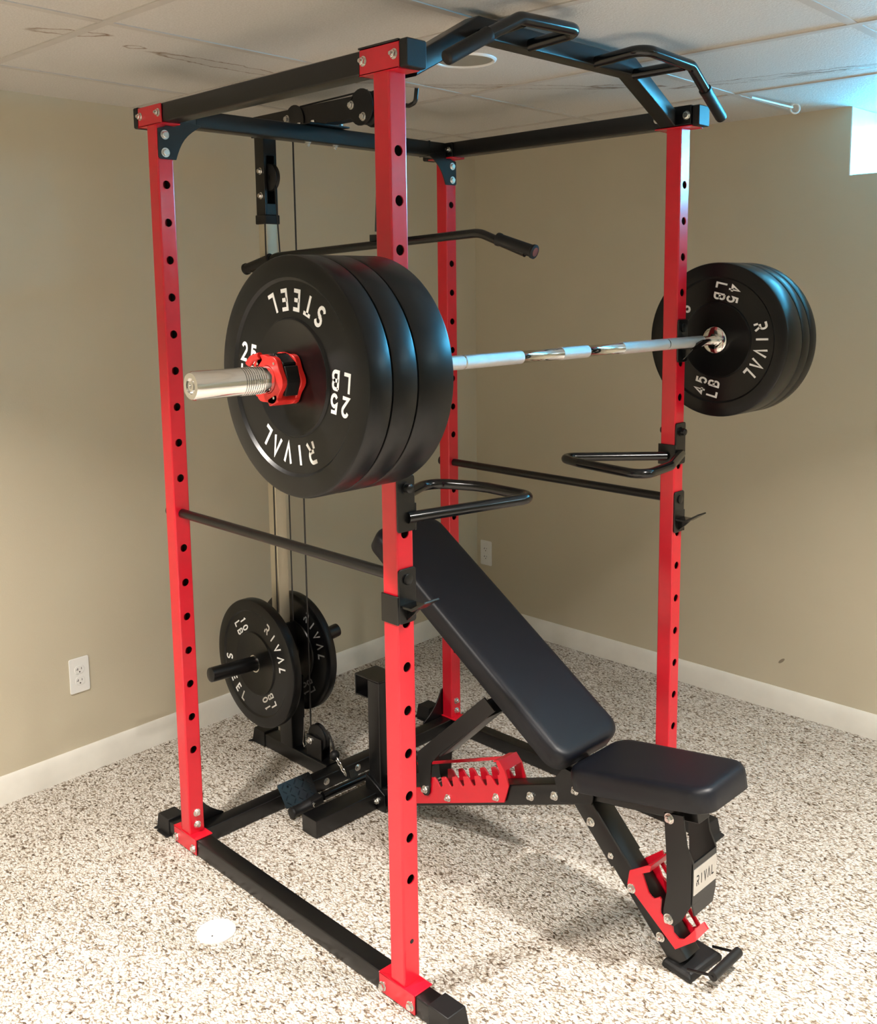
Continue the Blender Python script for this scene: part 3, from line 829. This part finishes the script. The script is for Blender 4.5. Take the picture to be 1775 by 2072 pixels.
# cables
def cable(pts, r=.0028):
    m = MB(); m.tube(pts, r, .02, 8); m.build('cable', CABLE, tw_)
cable([(-1.064, YC, 2.141), (-1.064, YC, .115)])
cable([(-1.170, YC, 1.985), (-1.150, YC, 1.70), (-1.146, YC, .90), (-1.146, YC, .50)], .0024)
cable([(-1.188, YC - .030, 1.838), (-1.186, YC - .035, .50)], .0026)
cable([(-1.020, YC, 2.187), (-.700, YC, 2.193)])
cable([(-.650, YC, 2.143), (-.672, YC - .003, 1.790)])
# low pulley on the base tube
m = MB(); m.box(-1.065, -.985, YC - .019, YC - .015, .05, .125); m.box(-1.065, -.985, YC + .015, YC + .019, .05, .125)
lb = m.build('low_pulley_bracket', BLK, tw_, bev=.001)
pulley('low_pulley', -1.022, .118, .047, lb)
m = MB(); m.hexbolt((-1.045, YC - .019, .105), (0, -1, 0), .009, .007); m.build('pulley_bolt', BOLT, lb)
m = MB(); m.tube([(-1.00, YC, .158), (-.965, YC, .150), (-.945, YC, .118), (-.940, YC, .095)], .0035, .02, 8); m.build('cable', CABLE, tw_)
m = MB(); m.ball((-.937, YC, .082), .0165); m.build('cable_stop', GRIP, tw_)
def link(m, c, d, n, L=.016, w=.010, r=.0016):
    """oval chain link centred c, long axis d, normal n"""
    c, d, n = V(c), V(d).normalized(), V(n).normalized(); a = d.cross(n).normalized()
    pts = []
    for i in range(20):
        q_ = 2 * PI * i / 20
        pts.append(c + d * (L / 2 * math.cos(q_)) + a * (w / 2 * math.sin(q_)))
    m.tube(pts, r, closed=True, n=8)
m = MB(); A = V((-.925, YC - .002, .075)); B = V((-.868, YC - .01, .040)); d = B - A
link(m, A + d * .08, d, (0, 1, .2), .024, .014, .0022)
for i in range(4): link(m, A + d * (.34 + .19 * i), d, (0, 1, 0) if i % 2 else (.4, 0, 1), .018, .010, .0018)
m.build('carabiner_chain', BOLT, tw_)
# thin pull pin hanging by the post
m = MB(); m.tube([(-1.10, YC, .165), (-1.103, YC, .12), (-1.112, YC, .07), (-1.105, YC, .056)], .0016, .01, 8)
m.tube([(-1.105, YC, .056), (-1.09, YC + .004, .075), (-1.07, YC + .01, .053)], .0014, .01, 8)
m.build('lanyard_pin', BOLT, tw_)
# foot plates with tread pattern
for y0, y1 in ((.272, .395), (YC * 2 - .395, YC * 2 - .272)):
    m = MB(); P0, P1 = V((-.884, 0, .098)), V((-.838, 0, .036)); u_ = (P1 - P0).normalized(); n_ = V((u_.z * -1, 0, u_.x))
    if n_.z < 0: n_ = -n_
    O = (P0 + P1) / 2 + V((0, (y0 + y1) / 2, 0))
    m.prism(rrect((P1 - P0).length, y1 - y0, .006, 3), O, u_, (0, 1, 0), n_, -.004, 0)
    for i in range(4):
        for j in range(5):
            c = O + u_ * (-.027 + i * .018) + V((0, -.045 + j * .0225, 0)) + n_ * 0
            dd = (u_ + V((0, 1 if (i + j) % 2 else -1, 0))).normalized()
            m.beam(c - dd * .007 + n_ * .0002, c + dd * .007 + n_ * .0002, .003, .0022, up=n_, r=.0009)
    m.box(-DP + h2, -.872, y0 + .03, y0 + .034, .05, .088); m.box(-DP + h2, -.872, y1 - .034, y1 - .03, .05, .088)
    m.build('foot_plate', BLKG, tw_)
m = MB()
for y in (.475, .607): m.hexbolt((-DP + h2, y, .028), (1, 0, 0), .009)
m.each('base_bolt', BOLT, bt)

# ------------------------------------------------------------------ lat bar
lt = thing('lat_bar', (-.735, .58, 1.76), 'long black lat pulldown bar with bent rubber-gripped ends, hanging from the cable', 'lat bar')
def rayp(px, py, depth): pass
L0, L1 = V((-1.2943, .5011, 1.691)), V((-.1749, .6682, 1.7191))
EX = (L1 - L0).normalized(); mid = (L0 + L1) / 2
def LP(u, dz): return mid + V((EX.x, EX.y, EX.z)) * u + V((0, 0, dz))
K0, K1 = LP(-.425, .030), LP(.40, .052)
m = MB(); m.tube([L0 + EX * .03 , LP(-.415, .036), LP(.385, .062), L1 - EX * .03], .0125, .09, 16, 8)
m.build('lat_bar_tube', BLKG, lt)
for A, B in ((L0, LP(-.415, .036)), (L1, LP(.385, .062))):
    d = (B - A).normalized(); m = MB()
    m.lathe([(0, .012), (.001, .0195), (.008, .0195), (.010, .0168), (.115, .0168), (.118, .0185), (.126, .0185), (.128, .012)], A, d, 22)
    m.build('hand_grip', GRIP, lt)
m = MB(); m.lathe([(-.0012, .0), (-.0012, .0125), (.001, .0125)], L1, (LP(.385, .062) - L1), 20); m.build('tube_end', BOLT, lt)
m = MB(); c = LP(0, .048); c = V((c.x, c.y, c.z))
m.beam(c + V((0, 0, .0)), c + V((0, 0, .032)), .030, .008, up=(EX.y, -EX.x, 0), r=.002); m.build('hanging_tab', BLKG, lt)

# ------------------------------------------------------------------ low row bar on the floor behind the bench
rbz = .034
rw = thing('row_bar', (-.835, YC, 0), 'short straight black cable bar with rubber grips lying behind the bench foot', 'cable bar')
def RB(y, z=rbz): return V((-.822, y, z))
m = MB(); m.cyl(RB(.40), RB(.70), .0135, 20)
m.build('row_bar_tube', BLKG, rw)
for y0, y1 in ((.275, .345), (.807, .737)):
    m = MB(); dd = 1 if y1 > y0 else -1
    m.lathe([(0, .010), (.002, .0165), (.008, .017), (.010, .0155), (.030, .0155), (.062, .0155), (.066, .0175), (.072, .0175)], RB(y0, .026), RB(y1, .028) - RB(y0, .026), 20)
    m.beam(RB(y1, .028), RB(y1 + dd * .045, .034), .030, .026, r=.004); m.build('hand_grip', GRIP, rw)
m = MB(); m.hexbolt(RB(.352, .030) + V((.015, 0, 0)), (1, 0, .2), .006); m.build('grip_bolt', BOLT, rw)
m = MB(); c = RB(YC)
m.prism([(-.018, 0), (.018, 0), (.011, .028), (-.011, .028)], c + V((-.012, 0, .004)), (0, 1, 0), (-.6, 0, .8), (.8, 0, .6), -.002, .002); m.build('cable_tab', BLKG, rw)

# ------------------------------------------------------------------ adjustable bench
YB = YC; y0b, y1b = .511, .571
bn = thing('weight_bench', (-.1, YB, 0), 'black adjustable weight bench with red notched brackets, backrest raised, inside the rack', 'weight bench')
# rear foot and post
m = MB(); m.beam((-.718, .268, .029), (-.718, YC * 2 - .268, .029), .070, .055, r=.003); m.build('rear_foot', BLK, bn, bev=.001)
m = MB(); m.beam((-.698, YC, .056), (-.698, YC, .414), .06, .055, up=(1, 0, 0)); pst = m.build('rear_post', BLK, bn)
m = MB(); m.box(-.785, -.67, .511, .60, .415, .420); m.box(-.785, -.781, .511, .60, .352, .415); m.box(-.781, -.727, .511, .60, .352, .356)
m.box(-.781, -.727, .596, .60, .356, .415); m.build('post_saddle', BLK, pst, bev=.001)
m = MB(); m.hexbolt((-.74, .5955, .395), (0, -1, 0), .004); m.build('saddle_bolt', BOLT, pst)
# plate at the beam heel
m = MB(); m.xz([(-.735, .004), (-.645, .004), (-.645, .060), (-.735, .105)], y0b - .007, y0b - .001)
m.xz([(-.735, .004), (-.645, .004), (-.645, .060), (-.735, .105)], y1b + .001, y1b + .007); m.build('heel_plate', BLK, bn, bev=.001)
m = MB(); m.nut((-.682, y0b - .007, .030), (0, -1, 0)); m.build('heel_bolt', BOLT, bn)
O = V((-.5009, 0, .0762)); U = V((.933, 0, .359)); Wn = V((-.359, 0, .933))
def UB(u, v, y=0): return O + U * u + Wn * v + V((0, y, 0))
m = MB(); m.beam(UB(-.17, .029, YC), UB(.69, .029, YC), .060, .056, r=.005, up=Wn); mb = m.build('main_beam', BLK, bn)
m = MB()
for u in (.487, .575): m.nut(UB(u, .026, y0b), (0, -1, 0), .0092)
m.each('beam_bolt', BOLT, mb)
# rear notched bracket
teeth = [(.0, .010), (.384, .010), (.421, .056), (.421, .098), (.410, .126), (.13, .130), (.08, .130), (.08, .122), (.395, .114), (.401, .096), (.397, .088)]
u = .388
prof = []
for i in range(6):
    uc = .377 - i * .0475
    prof += [(uc + .012, .088 - (.001 if i else 0)), (uc + .008, .063), (uc + .001, .0585), (uc - .005, .062), (uc - .013, .082), (uc - .018, .088), (uc - .030, .088)]
prof += [(.105, .088), (.095, .060), (.06, .060), (.0, .060)]
def noth(m, ya, yb, bar_):
    # lower toothed strip
    pts = [(.0, .0125), (.387, .0125), (.421, .056), (.421, .098), (.409, .1265), (.397, .122), (.401, .096), (.396, .088)] + prof
    m.prism([(a, b) for a, b in pts], O, U, Wn, (0, 1, 0), ya, yb)
    if bar_: m.prism([(-.03, .104), (.400, .108), (.400, .117), (-.03, .113)], O, U, Wn, (0, 1, 0), ya + .0002, yb - .0002)
m = MB(); noth(m, .5035, .5085, False); noth(m, .5735, .5785, True)
m.prism([(.409, .1265), (.397, .122), (.380, .122), (.384, .1265)], O, U, Wn, (0, 1, 0), .5085, .5735)
m.prism([(.409, .1265), (.421, .098), (.417, .097), (.404, .1245)], O, U, Wn, (0, 1, 0), .5085, .5735)
rbk = m.build('notched_bracket', RED, bn, bev=.0007)
m = MB()
for u in (.159, .362): m.nut(UB(u, .028, .5035), (0, -1, 0), .0085)
m.each('bracket_bolt', BOLT, rbk)
# backrest support arm
m = MB(); A = V((-.210, 0, .480)); B = V((-.452, 0, .250)); dn = (A - B).normalized(); nn = V((-dn.z, 0, dn.x))
for ya, yb in ((.4965, .5015), (.5805, .5855)):
    pr_ = [A + nn * .024 + dn * .02, A - nn * .024 + dn * .03, V((-.385, 0, .292)), V((-.425, 0, .248)), V((-.434, 0, .150)), V((-.442, 0, .139)), V((-.456, 0, .135)), V((-.468, 0, .143)), V((-.476, 0, .165)), V((-.484, 0, .236)), V((-.484, 0, .262))]
    m.xz([(p.x, p.z) for p in pr_], ya, yb)
m.beam(A - dn * .02 + V((0, YC, 0)), B + dn * .06 + V((0, YC, 0)), .079, .046, up=nn, r=.003)
arm = m.build('support_arm', BLK, bn, bev=.001)
m = MB(); m.cyl((-.452, .4965, .156), (-.452, .5855, .156), .0085, 16); m.nut((-.452, .4965, .156), (0, -1, 0)); m.build('arm_pin', BOLT, arm)
# front leg
Lh = V((.695, 0, -.719)).normalized(); Ln = V((.719, 0, .695)).normalized()
cp = lambda t: Ln * .3106 + Lh * t
m = MB(); m.beam(cp(-.16) + V((0, YC, 0)), cp(.268) + V((0, YC, 0)), .060, .056, up=Ln, r=.005); fl = m.build('front_leg', BLK, bn)
m = MB()
for p in ((.1477, .2834), (.2112, .219)): m.nut((p[0], y0b - (.004 if p[0] < .2 else 0), p[1]), (0, -1, 0), .0092)
m.each('leg_bolt', BOLT, fl)
m = MB(); m.beam(cp(-.162) + V((0, YC, 0)), cp(.012) + V((0, YC, 0)), .068, .0600, up=Ln, r=.005); m.build('leg_sleeve', BLK, fl)
co = [(.263, .167), (.269, .205), (.318, .238), (.331, .243), (.328, .226), (.306, .2126), (.3247, .1712), (.333, .164), (.3408, .1624), (.3563, .1738), (.361, .170), (.3588, .140), (.3600, .1315), (.372, .124), (.3932, .1188),
      (.396, .100), (.4107, .0913), (.424, .096), (.4374, .1128), (.4547, .1367), (.4555, .1059), (.4023, .0597)]
co2 = [(.263, .167), (.265, .204), (.3143, .2454), (.3243, .2289), (.3149, .219), (.300, .211), (.3158, .1778), (.3247, .1712), (.3408, .1624), (.3563, .1738), (.3588, .1315), (.3846, .1087), (.385, .095), (.4034, .0817),
       (.418, .092), (.4244, .0976), (.4347, .1098), (.4472, .0968), (.4023, .0597)]
m = MB(); m.xz(co, .5025, .5075); m.xz(co2, .5745, .5795)
m.xz([(.3149, .219), (.4244, .0976), (.416, .090), (.3065, .2115)], .5747, .5793)
m.xz([(.304, .222), (.326, .243), (.331, .243), (.328, .226), (.306, .2126)], .5075, .5745)
m.loft([[(x, .5070, z) for x, z in ((.4547, .1367), (.4555, .1059), (.4505, .1040), (.4497, .1345))], [(x, .5750, z) for x, z in ((.4347, .1098), (.4472, .0968), (.4430, .0935), (.4310, .1060))]])
fb = m.build('notched_bracket', RED, bn, bev=.0007)
m = MB()
for p in ((.2764, .1613), (.3616, .0732)): m.nut((p[0], .5025, p[1]), (0, -1, 0), .009)
m.each('bracket_bolt', BOLT, fb)
# front foot and drag handle
m = MB(); m.loft([[(.368, .500, 0), (.452, .490, 0), (.462, .622, 0), (.380, .632, 0)], [(.366, .500, .012), (.452, .490, .012), (.462, .622, .012), (.380, .632, .012)], [(.374, .508, .022), (.446, .500, .022), (.454, .612, .022), (.386, .620, .022)]])
ff = m.build('rubber_foot', GRIP, fl, bev=.004)
m = MB()
for ya, yb in ((.497, .500), (.612, .612)):
    m.tube([(.440, ya, .030), (.505, yb, .046)], .0035, 0, 8)
m.tube([(.505, .493, .046), (.505, .620, .046)], .0035, 0, 8)
dh = m.build('drag_handle', BLK, fl)
m = MB(); m.lathe([(0, .008), (.001, .0118), (.121, .0118), (.122, .008)], (.506, .496, .046), (0, 1, 0), 20); m.build('handle_grip', GRIP, dh)
# seat rail, strut, plaque
S0 = V((.060, YC, .343)); S1 = V((.445, YC, .4160))
m = MB(); m.beam(S0, S1, .050, .050, r=.004); m.xz([(.05, .30), (.15, .33), (.16, .385), (.06, .40), (.03, .36)], .5035, .5095); m.xz([(.05, .30), (.15, .33), (.16, .385), (.06, .40), (.03, .36)], .5725, .5785)
sr = m.build('seat_rail', BLK, bn, bev=.001)
m = MB(); m.nut((.10, .5035, .352), (0, -1, 0)); m.build('pivot_bolt', BOLT, sr)
sp_ = [(.372, .402), (.424, .413), (.436, .340), (.4536, .308), (.4530, .205), (.425, .150), (.405, .128), (.388, .128), (.376, .140), (.3765, .160), (.384, .206), (.381, .30)]
m = MB(); m.xz(sp_, .4885, .4935); m.xz([(x + .0, z) for x, z in sp_], .5885, .5935)
m.prism([(0, .002), (.105, .002), (.105, .106), (0, .106)], (.4495, .4885, .200), (0, 1, 0), (0, 0, 1), (1, 0, 0), 0, .0045)
m.prism([(.012, -.03), (.093, -.03), (.105, .003), (0, .003)], (.4495, .4885, .200), (0, 1, 0), (0, 0, 1), (1, 0, 0), 0, .0045)
st = m.build('seat_strut', BLK, bn, bev=.0008)
m = MB(); m.nut((.388, .4885, .394), (0, -1, 0), .0098); m.cyl((.388, .4885, .394), (.388, .5935, .394), .007, 14); m.nut((.3915, .4885, .141), (0, -1, 0), .0098); m.cyl((.3915, .4885, .141), (.3915, .5935, .141), .007, 14); m.each('strut_pin', BOLT, st)
m = MB(); m.prism(rrect(.100, .064, .002, 2), (.4541, .5405, .258), (0, 1, 0), (0, 0, 1), (1, 0, 0), 0, .0014); pq = m.build('name_plaque', PLAQ, st)
m = MB()
for i, ch in enumerate('RIVAL'): glyph(m, ch, -.033 + i * .0165, 0, PI / 2, .024, (.4556, .5405, .258), (0, 1, 0), (0, 0, 1), (1, 0, 0), wd=.14, t=.0004, aspect=.62)
m.build('plaque_lettering', DARK, pq, smooth=False)
# backrest rail
BA = V((-.470, YC, .773)); BB_ = V((.105, YC, .388)); bd = (BB_ - BA).normalized(); bnn = V((-bd.z, 0, bd.x))
if bnn.z < 0: bnn = -bnn
m = MB(); m.beam(BA, BB_, .050, .050, up=bnn, r=.004); m.build('back_rail', BLK, bn)
# upholstered pads
def pad(name, C_, ux, nz, Lx, Wy, T, rc_, taper=0.0):
    """cushion: rounded rectangle outline, domed top edge; C_ = centre of underside"""
    ux = V(ux).normalized(); nz = V(nz).normalized(); uy = V((0, 1, 0)); m = MB()
    prof = [(0.0, .004), (.003, .0), (T * .66, 0), (T * .80, .0012), (T * .90, .0042), (T * .965, .009), (T, .0165), (T + .0008, .028)]
    rings = []
    for z, ins in prof:
        r = max(rc_ - ins * .9, .012)
        rings.append([C_ + ux * a + uy * (b * (1 - taper * (a / Lx + .5))) + nz * z for a, b in rrect(Lx - 2 * ins, Wy - 2 * ins, r, 8)])
    m.loft(rings); return m.build(name, VINYL, bn, ang=60)
# backrest: underside line through (-.3657,.7554) & (.1172,.4324)
d = V((.1172 + .3657, 0, .4324 - .7554)).normalized(); n_ = V((-d.z, 0, d.x))
if n_.z < 0: n_ = -n_
c0 = V((-.599, YC, .8915)); c1 = V((.097, YC, .4290)); PW = .256; d = (c1 - c0).normalized(); n_ = V((-d.z, 0, d.x)); n_ = n_ if n_.z > 0 else -n_
pad('backrest_pad', (c0 + c1) / 2, d, n_, (c1 - c0).length + .01, PW, .058, .046)
d = V((.5413 - .1774, 0, .4942 - .4094)).normalized(); n_ = V((-d.z, 0, d.x))
c0 = V((.134, YC, .3960)); c1 = V((.520, YC, .4665)); d = (c1 - c0).normalized(); n_ = V((-d.z, 0, d.x))
pad('seat_pad', (c0 + c1) / 2, d, n_, (c1 - c0).length, .250, .057, .050, taper=.18)

# ------------------------------------------------------------------ small things of the room
def outlet(c, ux, n, label):
    c, ux, n = V(c), V(ux).normalized(), V(n).normalized(); t_ = thing('wall_outlet', c, label, 'electrical outlet', 'wall outlets'); z = V((0, 0, 1))
    m = MB(); m.prism(rrect(.070, .121, .006, 4), c, ux, z, n, .0003, .0045); m.build('cover_plate', WPL, t_, bev=.0014)
    for dz in (-.0195, .0195):
        q_ = c + z * dz + n * .0045
        out = []
        for i in range(32):
            a = 2 * PI * i / 32; out.append((.0172 * math.cos(a), max(-.0138, min(.0138, .0172 * math.sin(a)))))
        m = MB(); m.prism(out, q_, ux, z, n, 0, .0016); r_ = m.build('receptacle', WPL, t_, bev=.0005)
        m = MB()
        for dx, w_, h_ in ((-.0065, .0018, .0082), (.0065, .0018, .0068)):
            m.prism(rrect(w_, h_, .0003, 1), q_ + ux * dx + z * .003, ux, z, n, .0016, .0019)
        if True: m.prism(rrect(.006, .0016, .0003, 1), q_ + ux * -.009 + z * .001, ux, z, n, .0016, .0019)
        m.cyl(q_ + z * -.0078 + n * .0016, q_ + z * -.0078 + n * .0019, .0024, 12); m.build('slots', DARK, r_, smooth=False)
    m = MB(); m.cyl(c + n * .0045, c + n * .0055, .0026, 14); m.build('cover_screw', WPL, t_)
outlet((wl(-.016) , -.016, .346), (-.043, 1, 0), (1, .043, 0), 'white duplex outlet low on the left wall, left of the rack')
outlet((-1.6245, wr(-1.6245), .348), (1, .016, 0), (.016, -1, 0), 'white duplex outlet near the wall corner, beside the bench backrest')
# floor clean-out cover
m = MB(); m.lathe([(-.002, .0), (-.002, .049), (.003, .049), (.0055, .046), (.006, .040), (.0052, .0385), (.0052, .0)], (-.527, -.173, .001), (0, 0, 1), 48)
fc = tag(m.build('floor_cover', WPL), 'round white plastic floor cover set in the carpet, left foreground', 'floor cover')
m = MB(); m.cyl((-.513, -.193, .0062), (-.513, -.193, .0066), .0022, 10); m.build('screw_hole', DARK, fc)
# recessed ceiling light (off)
m = MB(); m.lathe([(-.0005, .087), (-.004, .085), (-.006, .081), (-.004, .077), (.0, .076), (.0, .087)], (-.346, .578, CEIL + .0032), (0, 0, 1), 56, closed=True)
cl_ = tag(m.build('ceiling_light', WPL), 'unlit round recessed ceiling light with white ring, above the rack', 'ceiling light')
m = MB(); m.lathe([(-.0012, 0), (-.0012, .078), (-.0005, .078)], (-.346, .578, CEIL + .0030), (0, 0, 1), 48); m.build('light_lens', GREYD, cl_)
# eye pin on the ceiling near the window
m = MB(); c = V((-.043, 1.868, CEIL - .012)); pts = [c + V((.0150 * math.cos(q), 0, .0150 * math.sin(q))) for q in [2 * PI * i / 24 for i in range(24)]]
e1 = V((.8, -.5, .3)).normalized(); e2 = V((.0, .5, .85)).normalized()
pts = [c + (V((.72, .69, 0)) * math.cos(q) + V((0, 0, 1)) * math.sin(q)) * .0155 for q in [2 * PI * i / 24 for i in range(24)]]
m.tube(pts, .0034, closed=True, n=10)
m.tube([(-.060, 1.60, CEIL - .006), (-.045, 1.853, CEIL - .010)], .0035, 0, 10)
tag(m.build('eye_rod', WPL), 'thin metal rod ending in a ring on the ceiling near the window', 'rod')

# ------------------------------------------------------------------ lights
def area(name, loc, rot, size, power, col, size_y=None, shape='DISK', spread=180):
    l = bpy.data.lights.new(name, 'AREA'); l.shape = shape; l.size = size
    if size_y: l.size_y = size_y
    l.energy = power; l.color = col; l.spread = math.radians(spread)
    o = bpy.data.objects.new(name, l); o.location = loc; o.rotation_euler = rot; COL.objects.link(o); return o
WARM = (1, .93, .85)
for i, (x, y, p) in enumerate(((1.35, .58, 48), (1.35, -1.17, 34), (-.35, -1.17, 44), (3.05, .58, 14), (3.05, -1.17, 18), (-.35, -2.9, 30), (1.35, -2.9, 24), (3.05, -2.9, 14))):
    area('ceiling_can', (x, y, CEIL - .012), (0, 0, 0), .14, p, WARM, spread=118)
# daylight behind the window pane
area('daylight', ((WX0 + WX1) / 2, 2.50, 2.12), (math.radians(-90), 0, 0), 1.45, 125, (.10, .60, 1.0), .30, 'RECTANGLE')
area('daylight', ((VX0 + VX1) / 2, 2.50, 2.12), (math.radians(-90), 0, 0), 1.2, 300, (.52, .80, 1.0), .30, 'RECTANGLE')
w = bpy.data.worlds.new('sky'); SC.world = w; w.use_nodes = True
w.node_tree.nodes['Background'].inputs[0].default_value = (.35, .75, 1, 1); w.node_tree.nodes['Background'].inputs[1].default_value = 3.0

# ------------------------------------------------------------------ camera
cam = bpy.data.cameras.new('camera'); co_ = bpy.data.objects.new('camera', cam); COL.objects.link(co_)
R_ = V((.7164, .6976, -.0087)); U_ = V((-.0882, .1030, .9908)); F_ = V((-.6921, .7090, -.1354))
R_.normalize(); U_ = (U_ - R_ * U_.dot(R_)).normalized(); F_ = U_.cross(R_)
M = Matrix((( R_.x, U_.x, -F_.x, 1.5719), (R_.y, U_.y, -F_.y, -1.4085), (R_.z, U_.z, -F_.z, 1.6355), (0, 0, 0, 1)))
co_.matrix_world = M
cam.sensor_fit = 'HORIZONTAL'; cam.sensor_width = 36
FPX = 2018.2087
cam.lens = 36 * FPX / 1775
fit = 2072
cam.shift_x = -(934.4 - 887.5) / 1775; cam.shift_y = -(1036 - 850.85) / 1775
cam.clip_start = .02
SC.camera = co_
SC.view_settings.view_transform = 'Standard'; SC.view_settings.look = 'None'
SC.view_settings.exposure = 0.24; SC.view_settings.gamma = 1; SC.view_settings.use_curve_mapping = False
SC.cycles.max_bounces = 8
